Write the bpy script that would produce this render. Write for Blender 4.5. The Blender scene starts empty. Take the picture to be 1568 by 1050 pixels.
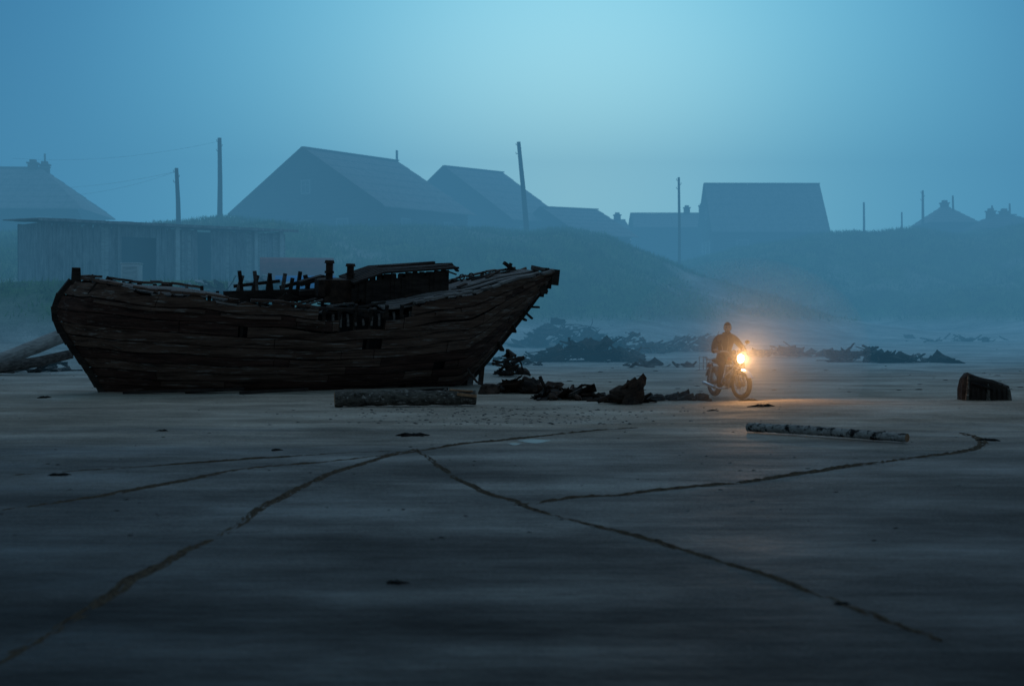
import bpy, math, random
import numpy as np
from mathutils import Vector, Matrix
random.seed(7); rng=np.random.default_rng(7)
scene=bpy.context.scene
scene.view_settings.view_transform='Standard'; scene.view_settings.look='None'; scene.view_settings.exposure=0
FL=2178.0; CH=1.65
def gx(px,d): return (px-784)/FL*d          # survey: metres right of the tripod at distance d
def gz(py,d): return CH-(py-490)/FL*d       # survey: metres above the sand at distance d
def gp(px,py):                              # survey: point on flat sand
    d=CH*FL/(py-490); return (gx(px,d),d)

# ---------------------------------------------------------------- materials
def newmat(name):
    m=bpy.data.materials.new(name); m.use_nodes=True; nt=m.node_tree; nt.nodes.clear()
    out=nt.nodes.new('ShaderNodeOutputMaterial'); b=nt.nodes.new('ShaderNodeBsdfPrincipled')
    nt.links.new(b.outputs[0],out.inputs[0]); return m,nt,b,out
def c4(c): return (c[0],c[1],c[2],1)
def mat(name,c1,c2,scale=(4,4,4),rough=.85,spec=.2,bump=.4,bdist=.02,c3=None,t3=.62,metal=0,coord='Object',detail=4,s3=1.0,w3=.06):
    m,nt,b,out=newmat(name); N=nt.nodes; L=nt.links
    tc=N.new('ShaderNodeTexCoord'); mp=N.new('ShaderNodeMapping'); mp.inputs['Scale'].default_value=scale
    L.new(tc.outputs[coord],mp.inputs[0])
    n=N.new('ShaderNodeTexNoise'); n.inputs['Detail'].default_value=detail; n.inputs['Roughness'].default_value=.65; n.inputs['Scale'].default_value=1
    L.new(mp.outputs[0],n.inputs[0])
    r=N.new('ShaderNodeValToRGB'); r.color_ramp.elements[0].position=.32; r.color_ramp.elements[1].position=.68
    r.color_ramp.elements[0].color=c4(c1); r.color_ramp.elements[1].color=c4(c2)
    L.new(n.outputs[0],r.inputs[0]); col=r.outputs[0]
    if c3:
        n2=N.new('ShaderNodeTexNoise'); n2.inputs['Detail'].default_value=4; n2.inputs['Scale'].default_value=1.7*s3; n2.inputs['Roughness'].default_value=.7
        L.new(mp.outputs[0],n2.inputs[0])
        r2=N.new('ShaderNodeValToRGB'); r2.color_ramp.elements[0].position=t3; r2.color_ramp.elements[1].position=t3+w3
        L.new(n2.outputs[0],r2.inputs[0])
        mx=N.new('ShaderNodeMixRGB'); L.new(r2.outputs[0],mx.inputs[0]); L.new(col,mx.inputs[1]); mx.inputs[2].default_value=c4(c3); col=mx.outputs[0]
    L.new(col,b.inputs['Base Color'])
    b.inputs['Roughness'].default_value=rough; b.inputs['Specular IOR Level'].default_value=spec; b.inputs['Metallic'].default_value=metal
    if bump:
        bp=N.new('ShaderNodeBump'); bp.inputs['Strength'].default_value=bump; bp.inputs['Distance'].default_value=bdist
        L.new(n.outputs[0],bp.inputs['Height']); L.new(bp.outputs[0],b.inputs['Normal'])
    return m
M={}
M['hull']=mat('weathered_hull_planks',(.030,.016,.012),(.17,.105,.08),(.7,3.2,11),c3=(.30,.275,.255),t3=.56,w3=.14,bump=.9,detail=6,s3=1.1)
M['hulldark']=mat('tarred_hull_planks',(.016,.009,.008),(.095,.048,.037),(.7,3.2,11),c3=(.19,.155,.135),t3=.58,w3=.14,bump=.9,detail=6,s3=1.1)
M['hullgrey']=mat('grey_deck_wood',(.07,.065,.065),(.26,.24,.23),(1.5,12,12),bump=.8)
M['darkwood']=mat('rotten_dark_wood',(.010,.008,.008),(.05,.037,.03),(2,8,8),bump=.8)
M['rust']=mat('rusted_iron',(.012,.009,.008),(.07,.040,.028),(6,6,6),rough=.8,bump=.8)
M['drift']=mat('driftwood',(.04,.035,.033),(.17,.15,.14),(3,12,12),bump=.8)
M['pale']=mat('pale_timber',(.22,.22,.22),(.46,.46,.45),(2,9,9),bump=.6)
M['bark']=mat('rough_bark',(.02,.018,.016),(.15,.13,.11),(6,11,11),c3=(.36,.33,.30),t3=.56,w3=.12,bump=1,bdist=.03,detail=7)
M['birch']=mat('birch_bark',(.18,.165,.15),(.40,.37,.35),(7,9,9),c3=(.014,.012,.012),t3=.48,w3=.10,bump=.6,s3=.6)
M['cut']=mat('cut_timber_end',(.22,.11,.06),(.42,.24,.14),(9,9,9),bump=.4)
M['shedwood']=mat('shed_boards',(.13,.13,.14),(.36,.36,.37),(5,5,1.2),bump=.6)
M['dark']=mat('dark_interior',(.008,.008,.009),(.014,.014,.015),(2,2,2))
M['log']=mat('house_logs',(.03,.026,.024),(.08,.07,.062),(1,1,6))
M['roof']=mat('slate_roofing',(.15,.15,.16),(.28,.28,.29),(3,3,3),bump=.5)
M['roofd']=mat('felt_roofing',(.06,.06,.065),(.12,.12,.125),(3,3,3),bump=.5)
M['brick']=mat('chimney_brick',(.09,.05,.04),(.16,.09,.07),(8,8,20))
M['pole']=mat('pole_wood',(.03,.028,.026),(.07,.065,.06),(6,6,1))
M['frame']=mat('window_frame_paint',(.25,.26,.27),(.35,.36,.37),(5,5,5),bump=.1)
M['glass']=mat('window_glass',(.02,.025,.03),(.03,.035,.04),(2,2,2),rough=.15,spec=.5,bump=0)
M['blue']=mat('blue_tarpaulin',(.02,.12,.38),(.03,.19,.5),(3,3,3))
M['red']=mat('red_boat_paint',(.26,.06,.05),(.38,.10,.08),(3,3,3))
M['white']=mat('whitish_paint',(.40,.40,.40),(.58,.58,.57),(3,3,3))
M['rubber']=mat('tyre_rubber',(.012,.012,.012),(.022,.022,.022),(20,20,20),rough=.8)
M['chrome']=mat('chrome',(.55,.55,.55),(.65,.65,.65),(5,5,5),rough=.18,metal=1,bump=0)
M['paint']=mat('black_tank_paint',(.012,.010,.012),(.02,.016,.018),(5,5,5),rough=.25,spec=.5,bump=0)
M['alloy']=mat('engine_alloy',(.12,.12,.12),(.22,.22,.22),(9,9,9),rough=.45,metal=.7,bump=.2)
M['seat']=mat('seat_vinyl',(.012,.012,.012),(.02,.02,.02),(9,9,9),rough=.5)
M['jacket']=mat('dark_jacket_cloth',(.020,.018,.018),(.06,.052,.048),(14,14,14),rough=.9,bump=.6)
M['trousers']=mat('dark_trousers',(.014,.016,.022),(.03,.034,.044),(16,16,16),rough=.95,bump=.4)
M['boot']=mat('boot_leather',(.01,.009,.008),(.02,.018,.016),(12,12,12),rough=.6)
M['skin']=mat('skin',(.46,.30,.24),(.56,.37,.30),(14,14,14),rough=.6,bump=.1)
M['hair']=mat('dark_hair',(.012,.010,.009),(.03,.024,.02),(40,40,40),rough=.8)
M['eye']=mat('eye',(.02,.015,.012),(.03,.02,.015),(5,5,5),rough=.2,bump=0)
M['weed']=mat('seaweed',(.006,.006,.006),(.018,.016,.013),(20,20,20))
M['stone']=mat('pebble_stone',(.03,.03,.03),(.14,.14,.14),(3,3,3))
M['tracks']=mat('churned_sand',(.028,.022,.016),(.105,.08,.055),(22,22,22),rough=.95,spec=.05,bump=1,bdist=.01)

# ---------------------------------------------------------------- mesh helper
class MB:
    def __init__(s): s.v=[];s.f=[];s.m=[];s.mats=[]
    def mi(s,m):
        m=M[m] if isinstance(m,str) else m
        if m not in s.mats: s.mats.append(m)
        return s.mats.index(m)
    def add(s,vs,fs,m):
        o=len(s.v); s.v+= [tuple(v) for v in vs]; k=s.mi(m)
        for f in fs: s.f.append([i+o for i in f]); s.m.append(k)
    def box(s,c,size,m,rot=None,taper=1.0):
        x,y,z=[a/2 for a in size]
        vs=[Vector(p) for p in [(-x,-y,-z),(x,-y,-z),(x,y,-z),(-x,y,-z),(-x*taper,-y*taper,z),(x*taper,-y*taper,z),(x*taper,y*taper,z),(-x*taper,y*taper,z)]]
        if rot is not None: vs=[rot@v for v in vs]
        c=Vector(c); vs=[v+c for v in vs]
        s.add(vs,[(0,3,2,1),(4,5,6,7),(0,1,5,4),(1,2,6,5),(2,3,7,6),(3,0,4,7)],m)
    def beam(s,p,q,w,h,m,up=(0,0,1)):
        p=Vector(p);q=Vector(q);d=q-p;
        if d.length<1e-6: return
        X=d.normalized(); U=Vector(up)
        if abs(X.dot(U))>.98: U=Vector((0,1,0))
        Y=U.cross(X).normalized(); Z=X.cross(Y)
        R=Matrix((X,Y,Z)).transposed()
        s.box((p+q)/2,(d.length,w,h),m,R)
    def tube(s,pts,rad,m,n=8,jit=0,caps=True,capm=None,closed=False):
        pts=[Vector(p) for p in pts]; K=len(pts)
        if not hasattr(rad,'__len__'): rad=[rad]*K
        ref=Vector((0,0,1))
        vs=[]
        for i,p in enumerate(pts):
            if closed: d=pts[(i+1)%K]-pts[i-1]
            else: d=pts[min(i+1,K-1)]-pts[max(i-1,0)]
            d.normalize()
            r=ref if abs(d.dot(ref))<.95 else Vector((0,1,0))
            Y=r.cross(d).normalized(); Z=d.cross(Y)
            for k in range(n):
                a=2*math.pi*k/n; rr=rad[i]*(1+jit*(random.random()-.5)*2)
                vs.append(p+(Y*math.cos(a)+Z*math.sin(a))*rr)
        fs=[]
        for i in range(K if closed else K-1):
            j=(i+1)%K
            for k in range(n):
                fs.append((i*n+k,j*n+k,j*n+(k+1)%n,i*n+(k+1)%n)[::-1])
        s.add(vs,fs,m)
        if caps and not closed:
            o=len(s.v)-len(vs); k=s.mi(capm or m)
            s.f.append([o+i for i in range(n)]); s.m.append(k)
            s.f.append([o+(K-1)*n+i for i in range(n)][::-1]); s.m.append(k)
    def ball(s,c,r,m,nu=12,nv=8,rot=None,fn=None):
        vs=[];c=Vector(c)
        if not hasattr(r,'__len__'): r=(r,r,r)
        for j in range(nv+1):
            ph=math.pi*j/nv
            for i in range(nu):
                th=2*math.pi*i/nu
                v=Vector((math.sin(ph)*math.cos(th)*r[0],math.sin(ph)*math.sin(th)*r[1],math.cos(ph)*r[2]))
                if fn: v=fn(v)
                if rot is not None: v=rot@v
                vs.append(v+c)
        fs=[(j*nu+i,(j+1)*nu+i,(j+1)*nu+(i+1)%nu,j*nu+(i+1)%nu) for j in range(nv) for i in range(nu)]
        s.add(vs,fs,m)
    def obj(s,name,parent=None,smooth=False,loc=None,rot=None,bevel=0):
        me=bpy.data.meshes.new(name); me.from_pydata(s.v,[],s.f); me.update()
        for m in s.mats: me.materials.append(m)
        me.polygons.foreach_set('material_index',s.m)
        if smooth: me.polygons.foreach_set('use_smooth',[True]*len(s.f))
        o=bpy.data.objects.new(name,me); scene.collection.objects.link(o)
        if parent: o.parent=parent
        if loc: o.location=loc
        if rot: o.rotation_euler=rot
        if bevel:
            b=o.modifiers.new('bevel','BEVEL'); b.width=bevel; b.segments=2; b.limit_method='ANGLE'
        return o
def empty(name,loc=(0,0,0),rot=(0,0,0),parent=None):
    e=bpy.data.objects.new(name,None); scene.collection.objects.link(e); e.location=loc; e.rotation_euler=rot
    if parent: e.parent=parent
    return e

# ---------------------------------------------------------------- noise / terrain
def hsh(i,j,s): 
    n=(i.astype(np.int64)*374761393+j.astype(np.int64)*668265263+s*1442695041)&0x7fffffff
    n=((n^(n>>13))*1274126177)&0x7fffffff
    return ((n^(n>>16))&0xffff)/65535.0
def vn(x,y,s=0):
    x=np.asarray(x,float);y=np.asarray(y,float)
    i=np.floor(x);j=np.floor(y);u=x-i;v=y-j;u=u*u*(3-2*u);v=v*v*(3-2*v)
    return (hsh(i,j,s)*(1-u)+hsh(i+1,j,s)*u)*(1-v)+(hsh(i,j+1,s)*(1-u)+hsh(i+1,j+1,s)*u)*v
def fbm(x,y,s=0,o=4):
    a=.5;t=0
    for k in range(o): t=t+a*vn(x,y,s+k); x=np.asarray(x)*2.03;y=np.asarray(y)*2.03;a*=.5
    return t
def ss(u): u=np.clip(u,0,1); return u*u*(3-2*u)
def hf(x,y):
    x=np.asarray(x,float);y=np.asarray(y,float)
    HL=np.interp(x,[-70,-36,-28,-23,-20,-16,-10,-4,0,3.5,6.2,11.5,16,19.5,26],[6.5,6.5,6.6,7.2,7.4,7.4,7.1,6.9,6.9,7.0,6.4,4.2,2.7,1.2,.4])
    toe=np.interp(x,[-60,-15,-9,0,12,25],[44,47,57,70,76,80])
    cy=np.interp(x,[-60,0,6,20],[92,94,90,86])
    w=fbm(x*.12,y*.12,3)-.5
    L=HL*ss((y-toe+w*6)/(cy-toe))**.85
    HR=np.interp(x,[4,9,13,18,25,29,33,36,38.5,45,90],[5.4,5.5,5.8,6.8,7.9,8.1,8.0,7.9,8.5,8.8,8.8])
    tr=np.interp(x,[5,20,60],[92,87,80])
    R=HR*ss((y-tr+w*8)/(112-tr))
    z=np.maximum(L,R)
    lump=(fbm(x*.22,y*.22,11)-.47)*1.2+(fbm(x*.8,y*.8,17)-.47)*.55
    z=z+lump*np.clip(z/3,0,1)
    # shelf carrying the shed
    k=np.clip(1-np.maximum(np.abs(x+16.5)/9.5,np.abs(y-64)/8.5)**4,0,1)
    z=z*(1-k)+3.3*k
    z=z+.5*ss((y-55)/30)
    z=z+(fbm(x*.35,y*.35,5)-.47)*.08*ss((y-3)/20)+(fbm(x*1.5,y*1.5,9)-.47)*.04*ss((y-10)/20)
    return z
def h1(x,y): return float(hf(np.array([x]),np.array([y]))[0])
def axis(segs):
    a=[]
    for s,e,st in segs: a+=list(np.arange(s,e,st))
    a.append(segs[-1][1]); return np.array(a)
xs=axis([(-900,-200,50),(-200,-60,8),(-60,-14,.5),(-14,14,.2),(14,60,.5),(60,200,8),(200,900,50)])
ys=axis([(-60,0,5),(0,5,.5),(5,35,.2),(35,130,.45),(130,200,5),(200,1500,60)])
X,Y=np.meshgrid(xs,ys); Z=hf(X,Y)
co=np.stack([X,Y,Z],-1).reshape(-1,3).astype(np.float32); nx=len(xs);ny=len(ys)
idx=np.arange(nx*ny).reshape(ny,nx)
q=np.stack([idx[:-1,:-1],idx[:-1,1:],idx[1:,1:],idx[1:,:-1]],-1).reshape(-1,4)
me=bpy.data.meshes.new('sand_ground'); me.vertices.add(len(co)); me.vertices.foreach_set('co',co.ravel())
me.loops.add(q.size); me.loops.foreach_set('vertex_index',q.ravel().astype(np.int32))
me.polygons.add(len(q)); me.polygons.foreach_set('loop_start',np.arange(0,q.size,4,dtype=np.int32)); me.polygons.foreach_set('loop_total',np.full(len(q),4,dtype=np.int32))
me.polygons.foreach_set('use_smooth',np.ones(len(q),bool)); me.update(); me.validate()
def gmask(x,y,z):
    g=ss((z-1.2)/1.0)
    n=fbm(x*.25,y*.25,23)
    patch=ss((n-.60)/.08)
    slope=np.exp(-((x-(7+(100-y)*.35))**2)/5.0)*ss((n-.40)/.1)*(x>5)*(x<22)
    return g*(1-patch*.35)*(1-slope*.75)
G=gmask(X,Y,Z).reshape(-1).astype(np.float32)
at=me.attributes.new('grass','FLOAT','POINT'); at.data.foreach_set('value',G)
ground=bpy.data.objects.new('sand_ground',me); scene.collection.objects.link(ground)
m,nt,b,out=newmat('beach_sand'); N=nt.nodes;L=nt.links
geo=N.new('ShaderNodeNewGeometry'); sep=N.new('ShaderNodeSeparateXYZ'); L.new(geo.outputs['Position'],sep.inputs[0])
def noise(scale,detail=4,mp=None,rough=.6):
    mpn=N.new('ShaderNodeMapping'); mpn.inputs['Scale'].default_value=mp or (1,1,1); L.new(geo.outputs['Position'],mpn.inputs[0])
    n=N.new('ShaderNodeTexNoise'); n.inputs['Scale'].default_value=scale; n.inputs['Detail'].default_value=detail; n.inputs['Roughness'].default_value=rough
    L.new(mpn.outputs[0],n.inputs[0]); return n.outputs[0]
def math_(op,a,bv,c=None):
    n=N.new('ShaderNodeMath'); n.operation=op
    for k,v in enumerate((a,bv,c)):
        if v is None: continue
        if isinstance(v,(int,float)): n.inputs[k].default_value=v
        else: L.new(v,n.inputs[k])
    return n.outputs[0]
streak=noise(1,5,(.12,1.1,1)); fine=noise(9,5); speck=noise(38,2); ripple=noise(3.2,4,(.25,1.6,1)); patchn=noise(.55,4,(.6,1,1),.65)
# distance up the beach -> sand tone (wet to dry, with vignette darkening painted in near camera)
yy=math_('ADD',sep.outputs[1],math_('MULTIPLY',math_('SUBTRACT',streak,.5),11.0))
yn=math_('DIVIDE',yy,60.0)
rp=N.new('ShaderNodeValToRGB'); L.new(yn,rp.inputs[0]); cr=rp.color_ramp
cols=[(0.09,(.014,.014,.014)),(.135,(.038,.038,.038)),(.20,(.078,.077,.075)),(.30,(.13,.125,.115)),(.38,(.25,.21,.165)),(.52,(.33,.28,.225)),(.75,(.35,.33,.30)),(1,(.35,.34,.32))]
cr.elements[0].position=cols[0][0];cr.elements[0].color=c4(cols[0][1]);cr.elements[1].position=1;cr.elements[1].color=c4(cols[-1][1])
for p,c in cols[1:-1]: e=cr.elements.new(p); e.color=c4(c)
v1=math_('ADD',math_('MULTIPLY',fine,.7),math_('ADD',math_('MULTIPLY',streak,.65),math_('MULTIPLY',ripple,.65)))
v2=math_('MULTIPLY',v1,math_('ADD',math_('MULTIPLY',speck,2.0),.0))
v3=math_('MULTIPLY',v2,math_('ADD',math_('MULTIPLY',patchn,1.8),.1))
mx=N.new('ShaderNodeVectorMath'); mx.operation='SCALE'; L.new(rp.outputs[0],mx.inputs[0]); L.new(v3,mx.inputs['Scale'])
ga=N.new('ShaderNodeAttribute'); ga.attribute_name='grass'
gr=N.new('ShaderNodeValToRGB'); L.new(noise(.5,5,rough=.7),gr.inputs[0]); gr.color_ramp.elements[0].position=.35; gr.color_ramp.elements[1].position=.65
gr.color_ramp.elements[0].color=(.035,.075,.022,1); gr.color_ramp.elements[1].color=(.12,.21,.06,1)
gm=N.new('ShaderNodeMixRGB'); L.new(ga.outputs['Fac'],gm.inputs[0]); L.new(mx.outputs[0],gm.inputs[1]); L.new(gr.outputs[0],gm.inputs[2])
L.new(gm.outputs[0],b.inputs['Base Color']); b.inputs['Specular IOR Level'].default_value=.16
rr_n=N.new('ShaderNodeMapRange'); L.new(patchn,rr_n.inputs[0]); rr_n.inputs[1].default_value=.35; rr_n.inputs[2].default_value=.65; rr_n.inputs[3].default_value=.9; rr_n.inputs[4].default_value=.55; L.new(rr_n.outputs[0],b.inputs['Roughness'])
bp=N.new('ShaderNodeBump'); bp.inputs['Strength'].default_value=.8; bp.inputs['Distance'].default_value=.04
hh=math_('ADD',math_('MULTIPLY',fine,.6),math_('MULTIPLY',ripple,.9)); L.new(hh,bp.inputs['Height']); L.new(bp.outputs[0],b.inputs['Normal'])
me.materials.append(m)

# ---------------------------------------------------------------- tyre tracks
def track(pix,w,seed,amp=1.0):
    P=[Vector(gp(*p)) for p in pix]; pts=[]
    for i in range(len(P)-1):
        p0=P[max(i-1,0)];p1=P[i];p2=P[i+1];p3=P[min(i+2,len(P)-1)]
        n=max(2,int((p2-p1).length/.04))
        for k in range(n):
            t=k/n
            pts.append(.5*((2*p1)+(-p0+p2)*t+(2*p0-5*p1+4*p2-p3)*t*t+(-p0+3*p1-3*p2+p3)*t**3))
    A=np.array([tuple(p) for p in pts]); T=np.gradient(A,axis=0); T/=np.linalg.norm(T,axis=1)[:,None]; Nn=np.stack([-T[:,1],T[:,0]],1)
    C=13
    s=np.arange(len(A))*.04
    off=(fbm(s*.8,s*0+seed,seed)-.5)*.16
    end=np.minimum(1,np.minimum(s,s[-1]-s)/1.5)
    rows=[]
    for k in range(C):
        u=(k/(C-1)-.5)*2
        xy=A+Nn*(u*w+off)[:,None]
        z=hf(xy[:,0],xy[:,1])
        prof=(1-u*u)*.020-.010
        prof=prof+(vn(s*12,s*0+k*1.7+seed,seed)-.52)*.040*(1-u*u) - (.006 if abs(u)<.25 else 0)
        dens=(fbm(s*.7,s*0+3*seed,seed+5)-.44)*.030
        rows.append(np.column_stack([xy,z+(prof+np.minimum(dens,.003))*amp-(1-end)*.012]))
    V=np.stack(rows,1).reshape(-1,3)
    F=[(i*C+k,i*C+k+1,(i+1)*C+k+1,(i+1)*C+k) for i in range(len(A)-1) for k in range(C-1)]
    mb=MB(); mb.add(V.tolist(),F,'tracks'); mb.obj('tyre_track',smooth=True)
track([(-60,1040),(20,1000),(130,930),(230,872),(330,826),(400,780),(450,752),(510,725),(580,702),(660,688),(780,670),(980,655)],.065,1)
track([(640,690),(670,712),(730,745),(800,772),(880,795),(1000,830),(1130,868),(1290,925),(1440,985)],.052,2)
track([(790,772),(880,760),(940,756),(1010,748),(1120,738),(1240,722),(1400,700),(1480,688),(1500,676),(1470,662)],.085,3,1.1)
track([(-60,795),(20,780),(120,765),(250,740),(380,716),(560,700),(640,688)],.08,4,.95)
track([(0,730),(150,718),(300,708),(450,697),(600,690)],.06,8,.8)

# ---------------------------------------------------------------- boat
bx0,by0=-9.98,32.5; bx1,by1=.62,36.9
Lb=math.hypot(bx1-bx0,by1-by0); yaw=math.atan2(by1-by0,bx1-bx0)
boat=empty('wooden_boat_wreck',(bx0,by0,0),(math.radians(5.5),0,yaw))
boat.rotation_mode='XYZ'
def Bh(t): 
    f=max(0,1-(1-min(max(t,0)/.34,1))**3)
    g=float(np.interp(t,[0,.55,.75,.9,1],[1,1,.93,.74,.58]))
    return 1.62*f**.72*g
def Sh(t): 
    return float(np.interp(t,[0,.08,.2,.35,.48,.6,.7,.8,.9,1],[2.60,2.50,2.36,2.20,2.08,2.12,2.27,2.48,2.74,3.0]))+.025*math.sin(t*37)*(t>.03)
def Kl(t): return float(np.interp(t,[0,.8,.84,.88,.92,.96,1],[-.15,-.15,.2,.72,1.28,1.85,2.45]))
def hp(t,u,side,out=0):
    s=max(0,u)**1.5; p=float(np.interp(t,[0,.1,.3,.6,.8,1],[.7,.56,.36,.36,.55,.6]))
    bb=Bh(t)*(s**p if s>0 else 0)
    z=Kl(t)+(Sh(t)-Kl(t))*s
    sc_=min(s,.9999)
    x=t*Lb+(max(0,1-s)**2.2*.70-.48*max(0,math.sin(math.pi*sc_**2.0)))*max(0,1-t*4.5)
    out=out+.018*math.sin(t*29+u*9)+.012*math.sin(t*67-u*23)
    return Vector((x,side*(bb+out),z))
NS=12
hull=MB()
rr=random.Random(3)
for side in (-1,1):
    for k in range(NS):
        cuts=[0]+sorted(rr.uniform(.12,.92) for _ in range(4))+[1.0]
        for ci in range(len(cuts)-1):
            a,bq=cuts[ci],cuts[ci+1]
            if bq-a<.03: continue
            segs=[(a+.0006,bq-.0006)]
            if side==-1 and k==NS-1: segs=[(s0,min(s1,.455)) for s0,s1 in segs if s0<.455]+[(max(s0,.655),s1) for s0,s1 in segs if s1>.655]
            if side==-1 and k==NS-2: segs=[(s0,min(s1,.50)) for s0,s1 in segs if s0<.50]+[(max(s0,.60),s1) for s0,s1 in segs if s1>.60]
            if side==1 and k>=NS-1: segs=[(s0,min(s1,.28)) for s0,s1 in segs if s0<.28]+[(max(s0,.60),s1) for s0,s1 in segs if s1>.60]
            off=rr.uniform(-.006,.008); warp=rr.uniform(0,.035)
            mm='hull' if (k>=6 and bq>.5 and rr.random()<.85) or rr.random()<.3 else 'hulldark'
            gp0=rr.uniform(0,.004) if rr.random()<.7 else .012
            for s0,s1 in segs:
                n=max(3,int((s1-s0)*70)); vs=[]
                for i in range(n+1):
                    t=s0+(s1-s0)*i/n
                    e=warp*max(0,1-min(i,n-i)/2.0)*(1 if t>.02 else 0)
                    wav=.004*math.sin(t*41+k)
                    u0=k/NS+.0012+wav*(k>0)+rr.uniform(0,.003); u1=(k+1)/NS-.0012-gp0*(.5+.5*math.sin(t*19+k*2))+.004*math.sin(t*41+k+1)-rr.uniform(0,.003)
                    if k==NS-1 : u1=1.0+rr.uniform(-.03,.006)
                    o1=off+e
                    vs+=[hp(t,u0,side,o1+.003),hp(t,u1,side,o1),hp(t,u1,side,o1-.05),hp(t,u0,side,o1-.047)]
                fs=[]
                for i in range(n):
                    for q_ in range(4):
                        f=(i*4+q_,(i+1)*4+q_,(i+1)*4+(q_+1)%4,i*4+(q_+1)%4)
                        fs.append(f if side==1 else f[::-1])
                fs+=[(0,1,2,3),(n*4+3,n*4+2,n*4+1,n*4)]
                hull.add(vs,fs,mm)
hull.obj('hull_planking',boat)
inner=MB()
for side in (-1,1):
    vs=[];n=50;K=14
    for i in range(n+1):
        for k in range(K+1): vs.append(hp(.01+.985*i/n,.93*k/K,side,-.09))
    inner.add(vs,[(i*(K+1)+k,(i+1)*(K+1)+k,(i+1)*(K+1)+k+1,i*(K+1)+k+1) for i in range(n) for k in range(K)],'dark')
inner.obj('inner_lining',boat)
ribs=MB()
for side in (-1,1):
    t=.04
    while t<.98:
        top=1.0+rr.uniform(-.03,.045) 
        pts=[hp(t,.5+.5*top*k/6,side,-.075) for k in range(7)]
        for a_,b_ in zip(pts[:-1],pts[1:]): ribs.beam(a_,b_,.07,.09,'darkwood')
        t+=.033
kp=[hp(.0,u,1) for u in np.linspace(0,.985,14)]
for a_,b_ in zip(kp[:-1],kp[1:]): ribs.beam(a_+Vector((-.03,0,-.02)),b_+Vector((-.03,0,.02)),.16,.14,'darkwood')
ribs.box((.0,0,Sh(0)+.02),(.22,.2,.46),'darkwood',taper=.8)
ks=[Vector((t*Lb,0,Kl(t)-.03)) for t in [.05,.8,.84,.88,.92,.96,1.0]]
for a_,b_ in zip(ks[:-1],ks[1:]): ribs.beam(a_,b_,.14,.16,'darkwood')
ribs.beam((.835*Lb,0,-.2),(.843*Lb,0,.65),.16,.22,'drift')
ribs.beam((.865*Lb,.02,-.2),(.87*Lb,0,.9),.1,.12,'rust')
ribs.obj('frames_and_posts',boat)
cap=MB()
for side in (-1,1):
    rg=[(.01,.44),(.66,.995)] if side==-1 else [(.01,.27),(.6,.995)]
    for a_,b_ in rg:
        t=a_
        while t<b_-.001:
            t2=min(b_,t+.022)
            j=rr.uniform(-.015,.015)
            if rr.random()>.10: cap.beam(hp(t,1.0,side,-.03)+Vector((0,0,.035+j)),hp(t2,1.0,side,-.03)+Vector((0,0,.035+j)),rr.uniform(.12,.17),.055,'hullgrey' if t>.55 else 'hull')
            t=t2
    t=.05
    while t<.979:
        t2=min(.98,t+.03)
        if not(.47<t<.63 and side==-1) and rr.random()>.14: cap.beam(hp(t,.90,side,.03),hp(t2,.90,side,.03),.05,.07,'hull')
        t=t2
cap.obj('gunwale',boat)
deck=MB()
for (a_,b_) in [(.03,.29),(.60,.985)]:
    for k in range(13):
        y=-1.5+k*.25
        t=a_;pts=[]
        while t<=b_:
            lim=Bh(t)*.985-.06
            if abs(y)<lim: pts.append(Vector((t*Lb,y,Sh(t)-.10+.10*(1-(y/1.6)**2))))
            elif len(pts)>1: break
            t+=.02
        if rr.random()<.12: pts=pts[:len(pts)//2]
        for p,q_ in zip(pts[:-1],pts[1:]): deck.beam(p,q_,.225,.04,'hullgrey')
for k,t in enumerate([.30,.43,.56,.60]):
    deck.beam((t*Lb,-1.5,Sh(t)-.2),(t*Lb,1.5,Sh(t)-.2),.16,.14,'darkwood')
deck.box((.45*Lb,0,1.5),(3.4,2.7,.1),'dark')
deck.obj('deck',boat)
tr=MB()
for k in range(9):
    y=-.88+k*.22
    zt=Sh(1)-.02+rr.uniform(-.1,.06); zb=max(Kl(1)-.02,Kl(1)+abs(y)*.35)-rr.uniform(0,.25)
    tr.beam((Lb+.02,y,zb),(Lb+.05,y,zt),.2,.05,'darkwood',up=(0,1,0))
for k in range(5):
    t=rr.uniform(.88,.97); p=hp(t,.3,-1); tr.beam(p,p+Vector((rr.uniform(.1,.3),rr.uniform(-.1,.2),rr.uniform(-.3,.0))),rr.uniform(.1,.2),.05,'darkwood')
for k in range(7):
    p=Vector((Lb-rr.uniform(.0,.3),rr.uniform(-.9,.3),2.6)); tr.beam(p,p+Vector((rr.uniform(.0,.12),rr.uniform(-.05,.1),-rr.uniform(.15,.4))),.2,.05,'darkwood',up=(0,1,0))
tr.obj('transom',boat)
sup=MB()
def bl(px,py,yl):
    ca,sa=math.cos(yaw),math.sin(yaw); kx=(px-784)/FL
    l=(kx*(by0+ca*yl)-bx0+sa*yl)/(ca-kx*sa)
    d=by0+sa*l+ca*yl
    return Vector((l,yl,gz(py,d)-yl*math.sin(math.radians(5.5))))
for i in range(12):
    px=358+i*11.5; a_=bl(px,462,1.25); lean=rr.choice([-.16,-.1,.1,.16])
    b_=bl(px,rr.uniform(414,426),1.25)+Vector((lean,0,0)); sup.beam(a_,b_,.08,.10,'darkwood' if i%3 else 'drift')
sup.beam(bl(355,438,1.33),bl(425,430,1.33),.05,.08,'darkwood'); sup.beam(bl(425,440,1.33),bl(486,424,1.33),.05,.09,'darkwood')
sup.beam(bl(340,455,1.2),bl(495,450,1.2),.1,.30,'darkwood')
c=bl(513,444,.3); sup.box(c,(.85,.8,.56),'rust')
sup.box(bl(490,440,.1),(.3,.4,.4),'rust'); sup.beam(bl(455,448,.6),bl(545,438,.3),.5,.12,'darkwood')
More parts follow.
